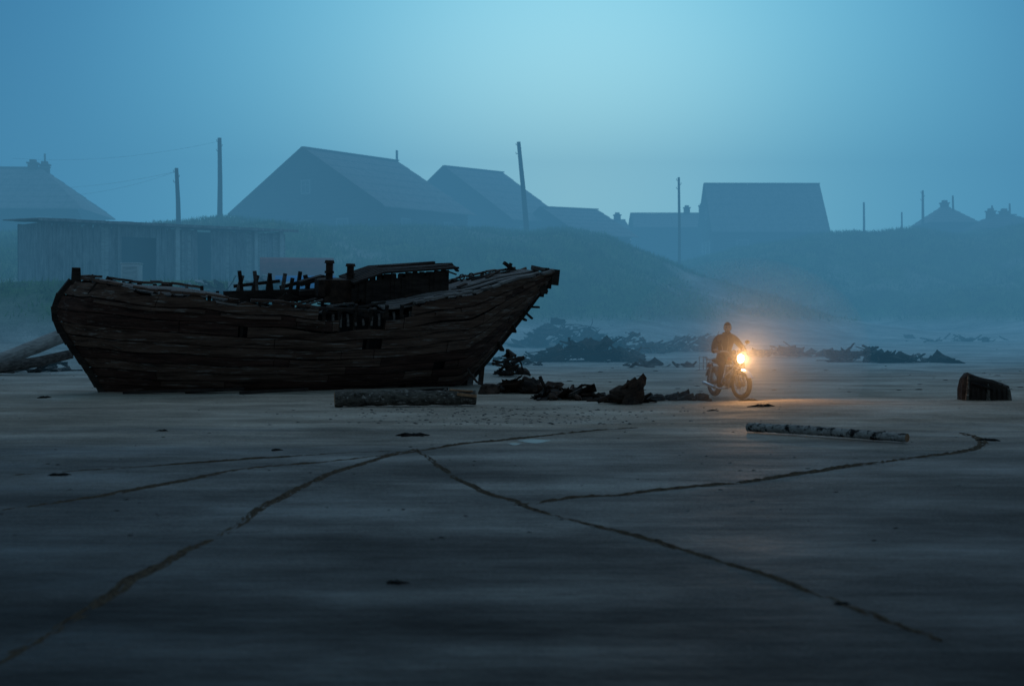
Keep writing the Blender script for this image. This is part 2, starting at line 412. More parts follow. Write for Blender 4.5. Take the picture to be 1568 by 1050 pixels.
for px,py in ((500,401),(532,406)):
    a_=bl(px,440,.2); b_=bl(px,py,.2); sup.tube([a_,b_],.09,'rust',10); sup.tube([b_-Vector((0,0,.03)),b_+Vector((0,0,.04))],[.13,.11],'rust',10)
    sup.tube([a_.lerp(b_,.6)-Vector((0,0,.02)),a_.lerp(b_,.6)+Vector((0,0,.03))],.12,'rust',10)
sup.beam(bl(455,434,.8),bl(490,424,.8),.3,.12,'darkwood')
# collapsed wheelhouse: sagging roof over broken side boards
A_=bl(536,433,-.3);B_=bl(582,417,-.3);C_=bl(684,410,-.3)
for k in range(8):
    yy_=k*.17
    o=Vector((0,yy_,yy_*.06)); sup.beam(A_+o,B_+o,.165,.05,'darkwood'); sup.beam(B_+o,C_+o+Vector((rr.uniform(-.25,.2),0,rr.uniform(-.05,.03))),.165,.05,'darkwood')
for k in range(27):
    px=538+k*5.4; top=(433-(px-536)*.35 if px<582 else 417-(px-582)*.07)+2; dy=rr.uniform(-.025,.025); a_=bl(px,458+rr.uniform(-2,6),-.27)+Vector((0,dy,0)); b_=bl(px,top+rr.uniform(0,2)+(rr.uniform(3,9) if rr.random()<.15 else 0),-.27)+Vector((0,dy,0))
    sup.beam(a_,b_,.12,.03,'darkwood',up=(0,1,0))
    a2=a_+Vector((0,.5,.02)); b2_=b_+Vector((0,.5,-.05)); sup.beam(a2,b2_,.12,.03,'dark',up=(0,1,0))
sup.beam(bl(575,409,.6),bl(686,405,.6),.12,.09,'rust')
sup.beam(bl(684,404,.4),bl(695,415,.4),.2,.04,'rust'); sup.beam(bl(676,414,-.3),bl(693,420,-.35),.1,.04,'rust')
for px in (702,716,735,752,768):
    cc=bl(px,424-(px-702)*.13,.9); sup.tube([cc+Vector((.07*math.cos(a),0,.07*math.sin(a))) for a in np.linspace(0,2*math.pi,10)[:-1]],.018,'rust',6,closed=True)
    sup.beam(cc-Vector((0,0,.07)),cc-Vector((0,0,.25)),.05,.05,'rust')
sup.beam(bl(765,402,.7),bl(784,416,.7),.12,.08,'darkwood'); sup.beam(bl(776,403,.6),bl(770,418,.6),.05,.08,'darkwood')
sup.beam(bl(745,420,.5),bl(800,415,.5),.2,.08,'drift'); sup.beam(bl(808,409,-.2),bl(826,413,-.2),.15,.1,'drift')
for i in range(13):
    t=.455+i*.0165; p=hp(t,.86,-1,-.03); sup.beam(p,p+Vector((rr.uniform(-.03,.03),0,rr.uniform(.16,.32))),.05,.07,'drift')
sup.beam(hp(.455,1.0,-1,-.12),hp(.56,.97,-1,-.12),.12,.06,'darkwood')
for k in range(36):
    t=rr.uniform(.30,.66); y=rr.uniform(-1.2,1.1); z=rr.uniform(1.9,2.16); a=rr.uniform(-.5,.5); l=rr.uniform(.3,.9)
    sup.beam((t*Lb,y,z),(t*Lb+l*math.cos(a),y+l*math.sin(a),z+rr.uniform(-.15,.26)),rr.uniform(.06,.18),.04,rr.choice(['darkwood','drift','rust']))
for k in range(8):
    t=rr.uniform(.66,.93); y=rr.uniform(-.5,.8); z=Sh(t)+.03; a=rr.uniform(-.5,.5); l=rr.uniform(.2,.6)
    sup.beam((t*Lb,y,z),(t*Lb+l*math.cos(a),y+l*math.sin(a),z+rr.uniform(0,.10)+l*.2),rr.uniform(.06,.14),.04,rr.choice(['darkwood','drift','rust']))
sup.obj('deck_fittings',boat)
mb=MB()
for px,py,l,a in [(260,602,2.0,-.02),(420,603,1.5,.05),(640,600,1.4,-.1),(550,606,.8,.3),(330,601,1.3,.0)]:
    x,y=gp(px,py); mb.beam((x-l/2,y-.2,h1(x,y)+.03),(x+l/2,y+a*l,h1(x,y)+.09),.16,.06,'darkwood')
mb.obj('fallen_planks')

# ---------------------------------------------------------------- logs
def log(p,q,r,m,segs=30,jit=.08,capm='cut',bend=.0,n=16):
    p=Vector(p);q=Vector(q);pts=[];rad=[]
    for i in range(segs+1):
        t=i/segs; v=p.lerp(q,t); v=v+Vector((0,math.sin(t*math.pi*2)*bend,math.sin(t*math.pi)*bend*.4)); pts.append(v)
        rad.append(r*(1-.12*t)*(1+random.uniform(-.05,.05)))
    mb=MB(); mb.tube(pts,rad,m,n,jit=jit,capm=capm)
    for k in range(7):
        t=random.uniform(.1,.9); a=random.uniform(-.3,1.6); v=p.lerp(q,t); mb.tube([v+Vector((0,-math.cos(a)*r*.8,math.sin(a)*r*.8)),v+Vector((.03,-math.cos(a)*r*1.25,math.sin(a)*r*1.2))],[r*.25,r*.15],m,7)
    return mb
x0,y0=gp(512,623);x1,y1=gp(728,622)
mb=log((x0,y0,.15),(x1,y1+.1,.16),.155,'bark',bend=.03,jit=.10)
mb.beam((x1-.35,y1-.1,.24),(x1+.02,y1-.05,.2),.10,.05,'cut'); mb.beam((x1-.5,y1,.32),(x1-.05,y1,.29),.07,.03,'cut')
mb.obj('bark_log')
x0,y0=gp(1146,661);x1,y1=gp(1390,679)
mb=log((x0,y0,.07),(x1,y1,.075),.068,'birch',40,.06,bend=.03)
mb.obj('birch_log')
mb=MB()
P0=(gx(-40,42.5),42.5,.12);P1=(gx(112,43.8),43.8,1.30)
mb.tube([Vector(P0).lerp(Vector(P1),t) for t in np.linspace(0,1,14)],[.22]*14,'pale',14,jit=.05)
mb.obj('driftwood_trunk')
mb=MB(); mb.tube([(gx(-30,42),42,.15),(gx(60,43),43,.40),(gx(110,43.5),43.5,.62)],[.17,.16,.14],'drift',12,jit=.06); mb.obj('driftwood_trunk')

# ---------------------------------------------------------------- scrap heaps
def scrap(name,cx,cy,w,dp,h,n,seed,mats=('rust','darkwood'),long=.8):
    r=random.Random(seed); mb=MB(); z0=h1(cx,cy)
    for i in range(n):
        u=r.uniform(-1,1); x=cx+u*w/2; y=cy+r.uniform(-1,1)*dp/2; top=h*(1-abs(u)**1.7)*r.uniform(.2,1); z=z0+max(.03,top*.7)
        m_=r.choice(mats); kind=r.random()
        R=Matrix.Rotation(r.uniform(-3,3),3,'Z')@Matrix.Rotation(r.uniform(-.7,.7),3,'X')@Matrix.Rotation(r.uniform(-.5,.5),3,'Y')
        if kind<.4:
            l=r.uniform(.3,1)*long; d=R@Vector((l/2,0,0)); mb.beam(Vector((x,y,z))-d,Vector((x,y,z))+d,r.uniform(.04,.14),r.uniform(.03,.08),m_)
        elif kind<.62:
            l=r.uniform(.25,.7)*long; vs=[];K=5
            for a in range(K+1):
                for c_ in range(K+1):
                    uu=a/K-.5;vv=c_/K-.5
                    vs.append(Vector((x,y,z))+R@Vector((uu*l,vv*l*.8,.5*l*uu*uu+.08*l*r.random())))
            mb.add(vs,[(a*(K+1)+c_,(a+1)*(K+1)+c_,(a+1)*(K+1)+c_+1,a*(K+1)+c_+1) for a in range(K) for c_ in range(K)],m_)
        elif kind<.85:
            p=Vector((x,y,z)); d=R@Vector((1,0,0)); pts=[p.copy()]
            for _ in range(6):
                d=(d+Vector((r.uniform(-.4,.4),r.uniform(-.4,.4),r.uniform(-.45,.3)))).normalized(); p=p+d*.14*long; p.z=max(p.z,z0+.02); pts.append(p.copy())
            mb.tube(pts,r.uniform(.015,.045),m_,6)
        else:
            s_=r.uniform(.1,.25)*min(1,h*2+.3); mb.ball((x,y,z*.5+z0*.5+.02),(s_*1.3,s_,s_*.7),m_,9,6,rot=R,fn=lambda v:v*r.uniform(.8,1.15))
    return mb
def sc(name,pxa,pxb,py,h,n,seed,dp=.8,**k):
    xa,y=gp(pxa,py); xb,_=gp(pxb,py); scrap(name,(xa+xb)/2,y,xb-xa,dp,h,n,seed,**k).obj(name)
sc('scrap_metal_heap',738,850,602,.36,55,11,long=.9)
sc('scrap_metal_heap',820,930,611,.26,55,12,long=.7)
sc('scrap_metal_heap',925,990,615,.22,30,13,long=.6)
sc('scrap_metal_heap',985,1080,612,.13,40,14,long=.5,dp=.5)
x,y=gp(958,618); mb=MB(); vs=[];K=12;J=7
for j in range(J+1):
    for k in range(K+1):
        a=-1.9+3.9*k/K; r_=.34*(1-.25*j/J)*(1+.12*math.sin(3*a+j)); 
        vs.append((x+.16*j/J+math.cos(a)*r_*.95+random.uniform(-.015,.015),y+math.sin(a)*r_*.7,j/J*.62*(1-.35*abs(math.sin(a*.9+.6)))+random.uniform(-.015,.015)))
mb.add(vs,[(j*(K+1)+k,j*(K+1)+k+1,(j+1)*(K+1)+k+1,(j+1)*(K+1)+k) for j in range(J) for k in range(K)],'rust')
mb.ball((x+.02,y+.05,.17),(.36,.22,.2),'rust',12,8,fn=lambda v:v*random.uniform(.85,1.1)); mb.tube([(x-.3,y,.1),(x-.05,y-.1,.33),(x+.2,y-.05,.5)],.04,'rust',7)
mb.tube([(x-.55,y,.05),(x-.3,y-.1,.16),(x-.1,y-.1,.1)],.05,'rust',7); mb.obj('rusted_engine_casing')
# stump at right
x,y=gp(1505,612); mb=MB()
prof=[(-.50,.0),(-.49,.25),(-.46,.46),(-.36,.55),(-.18,.50),(.10,.42),(.34,.36),(.5,.30),(.53,.12),(.50,.0)]
vs=[];K=len(prof)
for j,yo in enumerate([-.30,-.24,-.1,.1,.28]):
    sc_=[.82,.97,1,1,.85][j]
    for (a,c_) in prof: vs.append((x+a*sc_+random.uniform(-.03,.03),y+yo,max(-.03,c_*sc_+random.uniform(-.03,.03))))
fs=[(j*K+k,j*K+k+1,(j+1)*K+k+1,(j+1)*K+k) for j in range(4) for k in range(K-1)]+[tuple(range(K))[::-1],tuple(4*K+i for i in range(K))]
mb.add(vs,fs,'darkwood')
for k in range(9):
    a=-.42+k*.11; mb.tube([(x+a,y-.29,.0),(x+a*.96,y-.31,.2),(x+a*.9,y-.26,.5-.22*(a+.42))],[.05,.035,.02],'bark' if k%4==0 else 'darkwood',6,jit=.2)
mb.tube([(x-.33,y-.33,.36),(x-.12,y-.35,.3),(x+.1,y-.34,.24)],[.03,.035,.02],'darkwood',6)
mb.obj('tree_stump')
def scd(name,pxa,pxb,d,h,n,seed,dp=2,**k):
    xa=gx(pxa,d);xb=gx(pxb,d); scrap(name,(xa+xb)/2,d,xb-xa,dp,h,n,seed,**k).obj(name)
scd('scrap_metal_heap',820,975,57,1.0,170,21,long=1.5)
scd('driftwood_heap',790,930,71,1.7,130,22,long=1.6,mats=('darkwood','drift','rust'))
scd('scrap_metal_heap',905,1010,66,1.25,70,23,long=1.3)
scd('driftwood_heap',1000,1110,67,1.0,65,24,long=1.4,mats=('drift','darkwood'))
scd('driftwood_heap',1150,1270,62,.4,36,25,long=1.5,mats=('drift','darkwood'))
scd('driftwood_heap',1270,1380,57,.75,55,26,long=1.5,mats=('darkwood','drift'))
scd('driftwood_heap',1340,1450,56,.3,45,27,long=1.5,mats=('darkwood','drift'))
scd('driftwood_heap',1380,1568,80,.3,30,28,long=1.3,mats=('drift','darkwood'),dp=6)
scd('driftwood_heap',20,100,46,.5,40,29,long=1.0,mats=('drift','darkwood'),dp=3)
scd('scrap_metal_heap',760,800,42,1.0,30,30,long=1.0)
scd('driftwood_heap',730,830,52,.3,20,31,long=.9,mats=('drift','darkwood'))
scd('driftwood_heap',960,1060,50,.14,20,32,long=.8,mats=('drift','darkwood'),dp=3)
mb=MB(); r=random.Random(5)
def clump(mb,x,y,s,m,fl=.4):
    z=h1(x,y); mb.ball((x,y,z+s*.08),(s*1.5,s*.7,s*fl),m,6,4,rot=Matrix.Rotation(r.uniform(-.6,.6),3,'Z'),fn=lambda v:v*r.uniform(.7,1.2))
for _ in range(340):
    px=r.gauss(760,150);py=r.uniform(622,650); x,y=gp(px,py); clump(mb,x,y,r.uniform(.008,.026),'stone')
for _ in range(220):
    px=r.uniform(0,1568);py=570+r.random()**2*260; x,y=gp(px,py); clump(mb,x,y,r.uniform(.006,.020),r.choice(['stone','weed']),.3)
for _ in range(70):
    px=r.uniform(740,1568);py=r.uniform(535,600); x,y=gp(px,py); clump(mb,x,y,r.uniform(.02,.07),r.choice(['stone','weed','drift']),.25)
mb.obj('beach_pebbles')
mb=MB()
for px,py,s in [(604,893,.07),(1290,926,.045),(632,666,.20),(88,728,.10),(68,609,.18),(1168,623,.24),(1515,675,.14),(1150,614,.2),(1090,628,.1),(250,660,.1),(420,690,.1)]:
    x,y=gp(px,py)
    for k in range(12):
        a=r.uniform(0,6.3); l=s*r.uniform(.3,1.1); mb.tube([(x,y,h1(x,y)+.006),(x+math.cos(a)*l*.6,y+math.sin(a)*l*.5,h1(x,y)+s*.12*r.random()+.008),(x+math.cos(a)*l*1.3,y+math.sin(a)*l*.8,h1(x,y)+.003)],[s*.13,s*.10,s*.03],'weed',5)
mb.obj('seaweed_clumps')
m,nt2,b2,_=newmat('shallow_water'); b2.inputs['Base Color'].default_value=(.10,.10,.10,1); b2.inputs['Roughness'].default_value=.3
n_=nt2.nodes.new('ShaderNodeTexNoise'); n_.inputs['Scale'].default_value=12; bp2=nt2.nodes.new('ShaderNodeBump'); bp2.inputs['Strength'].default_value=.1; nt2.links.new(n_.outputs[0],bp2.inputs['Height']); nt2.links.new(bp2.outputs[0],b2.inputs['Normal'])
mb=MB()
for px,py,a,c_ in [(818,674,.20,.30),(788,679,.08,.16)]:
    x,y=gp(px,py); z=h1(x,y)+.008; mb.add([(x+math.cos(t)*a*(1+.2*math.sin(3*t)+.08*math.sin(7*t)),y+math.sin(t)*c_*(1+.15*math.sin(4*t+1)),z) for t in np.linspace(0,2*math.pi,29)[:-1]],[tuple(range(28))],m)
mb.obj('puddle')

# ---------------------------------------------------------------- dune grass
nb=150000
gxx=rng.uniform(-48,48,nb*2);gyy=rng.uniform(44,118,nb*2); keep=np.abs(gxx)<gyy*.40+3; gxx=gxx[keep];gyy=gyy[keep]
gzz=hf(gxx,gyy); gg=gmask(gxx,gyy,gzz)*(.35+fbm(gxx*.4,gyy*.4,31)); k=(gg>rng.uniform(.2,.8,len(gg)))&~((np.abs(gxx+16)<7.5)&(np.abs(gyy-65)<5.5))
gxx=gxx[k];gyy=gyy[k];gzz=gzz[k]; n=len(gxx); a=rng.uniform(0,6.28,n); H=rng.uniform(.12,.36,n)*(.5+1.0*fbm(gxx*.3,gyy*.3,41)); W=rng.uniform(.02,.05,n); la=rng.normal(0,.14,(n,2))
p0=np.stack([gxx-np.cos(a)*W,gyy-np.sin(a)*W,gzz-.03],1);p1=np.stack([gxx+np.cos(a)*W,gyy+np.sin(a)*W,gzz-.03],1);p2=np.stack([gxx+la[:,0],gyy+la[:,1],gzz+H],1)
V=np.stack([p0,p1,p2],1).reshape(-1,3).astype(np.float32)
gme=bpy.data.meshes.new('dune_grass'); gme.vertices.add(len(V)); gme.vertices.foreach_set('co',V.ravel()); gme.loops.add(len(V)); gme.loops.foreach_set('vertex_index',np.arange(len(V),dtype=np.int32)); gme.polygons.add(n); gme.polygons.foreach_set('loop_start',np.arange(0,3*n,3,dtype=np.int32)); gme.polygons.foreach_set('loop_total',np.full(n,3,dtype=np.int32)); gme.update(); gme.validate()
M['grass']=mat('marram_grass',(.05,.11,.03),(.18,.30,.09),(.4,.4,.4),rough=.9,spec=.05,bump=0,c3=(.22,.28,.11),t3=.6)
gme.materials.append(M['grass']); go=bpy.data.objects.new('dune_grass',gme); scene.collection.objects.link(go)

# ---------------------------------------------------------------- buildings
def window(mb,c,w,h,nrm):
    x,y,z=c
    if nrm=='y':
        mb.box((x,y,z),(w,.05,h),'glass')
        for sx in (-1,1): mb.box((x+sx*(w/2+.05),y,z),(.1,.12,h+.2),'frame')
        for sz in (-1,1): mb.box((x,y,z+sz*(h/2+.05)),(w-.002,.11,.1),'frame')
        mb.box((x,y-.001,z),(.05,.08,h),'frame'); mb.box((x,y+.002,z+h*.15),(w,.075,.05),'frame')
    else:
        mb.box((x,y,z),(.05,w,h),'glass')
        for sy in (-1,1): mb.box((x,y+sy*(w/2+.05),z),(.12,.1,h+.2),'frame')
        for sz in (-1,1): mb.box((x,y,z+sz*(h/2+.05)),(.11,w-.002,.1),'frame')
        mb.box((x,y,z),(.08,.05,h),'frame'); mb.box((x,y,z+h*.15),(.075,w,.05),'frame')
def house(name,ox,oy,ang,Ln,hw,base,eave,ridge,over=.45,roofm='roof',chim=None,hipx=0,wins=True):
    e=empty(name,(ox,oy,0),(0,0,ang))
    mb=MB(); dz=ridge-eave
    wv=[(0,-hw,base),(Ln,-hw,base),(Ln,hw,base),(0,hw,base),(0,-hw,eave),(Ln,-hw,eave),(Ln,hw,eave),(0,hw,eave),(hipx,0,ridge-.08),(Ln-hipx,0,ridge-.08)]
    mb.add(wv,[(0,1,5,4),(2,3,7,6),(1,2,6,9,5),(3,0,4,8,7),(4,5,9,8),(6,7,8,9)],'log')
    z=base+.15
    while z<eave: 
        mb.beam((-.02,-hw-.02,z),(Ln+.02,-hw-.02,z),.12,.17,'log'); mb.beam((-.03,-hw-.1,z+.1),(-.03,hw+.1,z+.1),.12,.17,'log'); z+=.26
    if not hipx:
        while z<ridge-.3:
            w=hw*(ridge-z)/dz; mb.beam((-.03,-w+.1,z),(-.03,w-.1,z),.06,.22,'log'); z+=.28
    mb.obj('walls',e)
    rf=MB(); sl=dz/hw
    for s_ in (-1,1):
        y1=s_*(hw+over); z1=eave-over*sl
        n=max(4,int(Ln/1.1)); rows=7
        for i in range(n):
            for j in range(rows):
                f0=j/rows;f1=(j+1)/rows+.02
                def pt(f,xi):
                    xl=-over+(Ln+2*over)*xi/n
                    hx=hipx*(1-f)
                    xl=min(max(xl,hx-over*f),Ln-hx+over*f) if hipx else xl
                    return Vector((xl,y1*f,ridge+(z1-ridge)*f))
                a_,b_,c_,d_=pt(f0,i),pt(f0,i+.985),pt(f1,i+.985),pt(f1,i)
                th=Vector((0,0,.07)); vs=[p+Vector((0,0,.05+random.uniform(-.01,.01))) for p in (a_,b_)]+[p+Vector((0,0,.09+random.uniform(-.01,.02))) for p in (c_,d_)]
                vs+= [v-th for v in vs]
                rf.add(vs,[(0,1,2,3)[::s_],(4,5,6,7),(0,1,5,4),(1,2,6,5),(2,3,7,6),(3,0,4,7)],roofm)
    rf.beam((hipx-over,0,ridge+.1),(Ln-hipx+over,0,ridge+.1),.3,.08,roofm)
    if hipx:
        for sx,xa,xb in ((-1,-over,hipx),(1,Ln+over,Ln-hipx)):
            rf.add([(xa,-hw-over,eave-over*sl),(xa,hw+over,eave-over*sl),(xb,0,ridge+.06)],[(0,1,2)],roofm)
    else:
        for s_ in (-1,1): rf.beam((-over-.03,0,ridge+.02),(-over-.03,s_*(hw+over),eave-over*sl+.02),.05,.22,'pole')
    rf.obj('roof',e)
    if wins:
        wn=MB(); 
        for yy_ in (-hw*.5,0,hw*.5): window(wn,(-.12,yy_,base+(eave-base)*.62),.9,1.1,'x')
        if not hipx: window(wn,(-.10,0,eave+dz*.35),.7,.8,'x')
        k=max(2,int(Ln/3.2))
        for i in range(k): window(wn,(Ln*(i+.5)/k,-hw-.10,base+(eave-base)*.62),.85,1.1,'y')
        wn.obj('windows',e)
        dr=MB(); dr.box((Ln*.86,-hw-.09,base+1.2),(.95,.08,2.1),'shedwood'); dr.box((Ln*.86,-hw-.08,base+2.3),(1.15,.12,.1),'frame'); dr.obj('door',e)
    if chim:
        cm=MB()
        for (cx_,cy_,ch) in chim:
            cm.box((cx_,cy_,ridge+ch/2-.6),(.6,.6,ch+1.2),'brick'); cm.box((cx_,cy_,ridge+ch+.05),(.75,.75,.1),'brick'); cm.box((cx_,cy_,ridge+ch+.2),(.4,.4,.2),'brick')
        cm.obj('chimney',e)
    return e
house('wooden_house',-14.4,100,math.atan2(7.8,5.5),9.5,6.9,5.5,gz(318,100),gz(229,100))
house('wooden_house',-5.2,115,math.atan2(.72,.69),6.0,7.0,6,9.7,gz(257,115))
house('wooden_house',gx(835,112),112,math.atan2(.5,.86),4.5,5.2,6,8.2,gz(319,112),wins=False)
house('wooden_house',gx(1092,118),121.5,math.atan2(.02,1),9.3,3.6,5.0,gz(349,118),gz(283,121.5),over=.3,wins=True)
house('wooden_house',gx(-130,100),100,.06,12.2,4.6,5.5,gz(312,96),gz(258,100),over=.6,chim=[(8.2,0,.35),(8.95,.2,.25)],hipx=3.4)
house('wooden_house',gx(970,150),150,.0,7.6,3.5,5,gz(350,150),gz(328,150),over=.3,chim=[(5.6,0,.6),(7.2,0,.8)],wins=False)
house('wooden_house',gx(905,140),140,.1,3.2,2.5,5,gz(352,140),gz(338,140),over=.2,chim=[(.8,0,.4),(2.6,0,.5)],wins=False)
house('wooden_house',gx(1412,124),124,.0,3.8,2.6,5,gz(342,124),gz(316,124),over=.2,hipx=1.8,chim=[(1.9,0,.2)],wins=False)
house('wooden_house',gx(1482,120),120,.15,6.5,3.5,6,gz(352,120),gz(330,120),over=.3,chim=[(2,0,.3),(3.2,0,.3)],hipx=2.5,roofm='roofd',wins=False)

# shed
sx0,sy0=gx(75,62),62.0; sx1,sy1=gx(432,69.6),69.6; Ls=math.hypot(sx1-sx0,sy1-sy0); sa=math.atan2(sy1-sy0,sx1-sx0)
shed=empty('board_shed',(sx0,sy0,3.1),(0,0,sa)); mb=MB(); Hs=gz(337,62)-3.1
r=random.Random(9); x=0
while x<Ls:
    w=r.uniform(.13,.2)
    if not (3.3<x<5.0 or 7.1<x<7.7): 
        mm='pale' if (x>Ls-2.0 and r.random()<.6) or r.random()<.1 else 'shedwood'
        mb.box((x+w/2,r.uniform(-.012,.012),(Hs-.1)/2+r.uniform(-.04,.02)),(w-.012,.03,Hs-.15),mm,rot=Matrix.Rotation(r.uniform(-.012,.012),3,'Y'))
    else:
        if x<5.3: mb.box((x+w/2,0,Hs-.35),(w-.012,.03,.5),'shedwood')
    x+=w
y=0
while y<3.4:
    for xx in (0,Ls): mb.box((xx,y+.1,Hs/2),(.03,.185,Hs-.1),'shedwood')
    y+=.2
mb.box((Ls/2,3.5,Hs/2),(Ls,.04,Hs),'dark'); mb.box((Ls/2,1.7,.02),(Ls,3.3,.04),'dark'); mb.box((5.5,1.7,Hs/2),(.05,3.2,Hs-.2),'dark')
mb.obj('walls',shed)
mb=MB()
for i in range(24):
    xx=-.6+i*(Ls+1.2)/24; mb.box((xx+.27,1.6,Hs+.08+r.uniform(-.02,.02)),((Ls+1.2)/24-.015,4.3,.05),'roof',rot=Matrix.Rotation(.03+r.uniform(-.004,.004),3,'X'))
mb.beam((-.65,-.55,Hs-.02),(Ls+.6,-.55,Hs-.02),.05,.12,'shedwood'); mb.obj('roof',shed)
mb=MB(); mb.box((6.0,-.25,Hs/2),(.2,.14,Hs),'white'); mb.box((3.2,-.1,Hs/2),(.12,.12,Hs),'shedwood'); mb.box((Ls-.1,-.1,Hs/2),(.2,.14,Hs),'white'); mb.box((Ls-1.5,-.08,Hs/2),(.16,.1,Hs-.1),'white')
mb.obj('posts',shed)
mb=MB(); bxx,byy=gx(202,59),59; zb=h1(bxx,byy); mb.box((bxx,byy,zb+.45),(.75,.6,.9),'white'); mb.box((bxx,byy-.31,zb+.45),(.6,.03,.7),'pale'); mb.box((bxx,byy,zb+.93),(.8,.65,.05),'white'); mb.obj('old_fridge',bevel=.03)
def dinghy(name,cx,cy,ang,Ln,bw,hh,m,flip=False,lift=0):
    mb=MB();vs=[];n=16;K=8; z0=h1(cx,cy)+lift
    for i in range(n+1):
        t=i/n; B=bw/2*max(.02,math.sin(math.pi*min(1,.18+.82*t)*.93+.05))**.7; sh=hh*(1+.35*(2*t-1)**2)
        for k in range(K+1):
            a=math.pi*k/K; y=-math.cos(a)*B; z=sh*(1-abs(math.sin(a))**.6)
            vs.append(((t-.5)*Ln,y,(hh*1.3-z) if flip else z))
    mb.add(vs,[(i*(K+1)+k,(i+1)*(K+1)+k,(i+1)*(K+1)+k+1,i*(K+1)+k+1) for i in range(n) for k in range(K)],m)
    if not flip:
        for t in (.3,.55,.75): mb.box(((t-.5)*Ln,0,hh*.7),(.2,bw*.85,.04),'drift')
    mb.obj(name,loc=(cx,cy,z0),rot=(0,0,ang))
dinghy('rowing_boat',gx(468,62),62,.1,2.6,1.2,.9,'blue',True)
dinghy('rowing_boat',gx(455,66),66,.2,3.4,1.3,1.1,'red',True)
dinghy('rowing_boat',gx(400,58),58,-.2,2.6,1.0,.5,'white')
scd('driftwood_heap',350,450,58,1.1,50,41,long=1.2,mats=('pale','drift','darkwood'))
scd('driftwood_heap',270,350,58,.8,40,42,long=1.4,mats=('pale','drift','darkwood'))

# ---------------------------------------------------------------- poles, wires
tops=[]
def pole(px,pyt,pxb,d,r_=.13,arm=True):
    x=gx(px,d);xb=gx(pxb,d);z=gz(pyt,d); zb=h1(xb,d)-.5; mb=MB(); mb.tube([(xb,d,zb),((x+xb)/2+.03,d,(z+zb)/2),(x,d,z)],[r_*1.2,r_,r_*.8],'pole',10,jit=.04)
    if arm:
        for k in range(3): mb.tube([(x,d-.02,z-.25-.3*k),(x+(.16 if k%2 else -.16),d,z-.22-.3*k),(x+(.18 if k%2 else -.18),d,z-.1-.3*k)],.025,'frame',6)
    mb.obj('utility_pole'); tops.append((x,d,z-.2)); 
pole(337,212,337,90,.15); pole(271,258,274,84,.13); pole(794,218,808,98,.16,True); pole(608,231,609,118,.12,False)
pole(1039,272,1040,104,.10); pole(1412,292,1412,122,.12); pole(1322,310,1322,124,.10,False); pole(1458,300,1459,123,.10,False); pole(1380,325,1380,124,.08,False); pole(70,236,70,112,.1,False); pole(1545,312,1545,124,.1,False); pole(1518,315,1520,124,.1,False)
def wire(mb,a,b,sag):
    a=Vector(a);b=Vector(b); mb.tube([a.lerp(b,t)-Vector((0,0,sag*4*t*(1-t))) for t in np.linspace(0,1,16)],.005,'pole',4)
mb=MB(); T=tops
wire(mb,T[0],(gx(20,96),96,gz(243,96)),.5); wire(mb,T[1],(gx(-60,95),95,gz(283,95)),.6); wire(mb,T[1],(gx(40,95),95,gz(300,95)),.5)
mb.obj('overhead_wires')

# ---------------------------------------------------------------- motorcycle (local x forward, origin on the ground under front axle)
myaw=math.atan2(-math.cos(math.radians(17)),math.sin(math.radians(17)))
bike=empty('motorcycle',(4.78,29.62,h1(4.78,29.62)),(0,0,myaw))
def wheel(name,cx,R,tw,steer=0):
    e=MB(); 
    rt=Matrix.Rotation(steer,3,'Z')
    def P(a,r_,y): return rt@Vector((math.cos(a)*r_,y,0))+Vector((cx,0,R)) + Vector((0,0,math.sin(a)*r_))
    vs=[];n=40;K=10
    for i in range(n):
        a=2*math.pi*i/n
        for k in range(K):
            b_=2*math.pi*k/K; rr_=R-tw+math.cos(b_)*tw*(1.0 if i%2 else .97); vs.append(P(a,rr_,math.sin(b_)*tw))
    e.add(vs,[(i*K+k,((i+1)%n)*K+k,((i+1)%n)*K+(k+1)%K,i*K+(k+1)%K) for i in range(n) for k in range(K)],'rubber')
    e.tube([P(2*math.pi*i/n,R-2*tw+.008,0) for i in range(n)],.018,'chrome',6,closed=True)
    for i in range(18):
        a=2*math.pi*i/18; s_=.03 if i%2 else -.03; e.tube([P(a,.04,s_),P(a+.25*(1 if i%4<2 else -1),R-2*tw,0)],.0035,'chrome',4,caps=False)
    e.tube([P(0,0,-.07),P(0,0,.07)],.05,'alloy',14)
    e.tube([P(0,0,-.08),P(0,0,-.055)],.085,'alloy',16)
    e.obj(name,bike,smooth=True)
ST=math.radians(14)
R_=.315
wheel('front_wheel',0,R_,.052,ST); wheel('rear_wheel',-1.30,R_,.058)
hd=MB(); rs=Matrix.Rotation(ST,3,'Z')
def S(x,y,z): # steered frame
    return rs@Vector((x,y,0))+Vector((0,0,z))
for s_ in (-1,1):
    hd.tube([S(.0,s_*.09,.31),S(-.12,s_*.09,.62)],.026,'alloy',10); hd.tube([S(-.12,s_*.09,.62),S(-.22,s_*.09,.92)],.018,'chrome',10)
hd.box(S(-.2,0,.90),(.08,.26,.035),'alloy'); hd.box(S(-.14,0,.68),(.08,.24,.035),'alloy')
vs=[];n=16
for i in range(n+1):
    a=math.radians(25+150*i/n)
    for k in range(5):
        y=(k-2)*.036; rr_=R_+.028-abs(k-2)**2*.006; v=S(math.cos(a)*rr_,y,R_+math.sin(a)*rr_); vs.append(v)
hd.add(vs,[(i*5+k,(i+1)*5+k,(i+1)*5+k+1,i*5+k+1) for i in range(n) for k in range(4)],'chrome')
hd.obj('front_fork_and_fender',bike,smooth=True)
hb=MB()
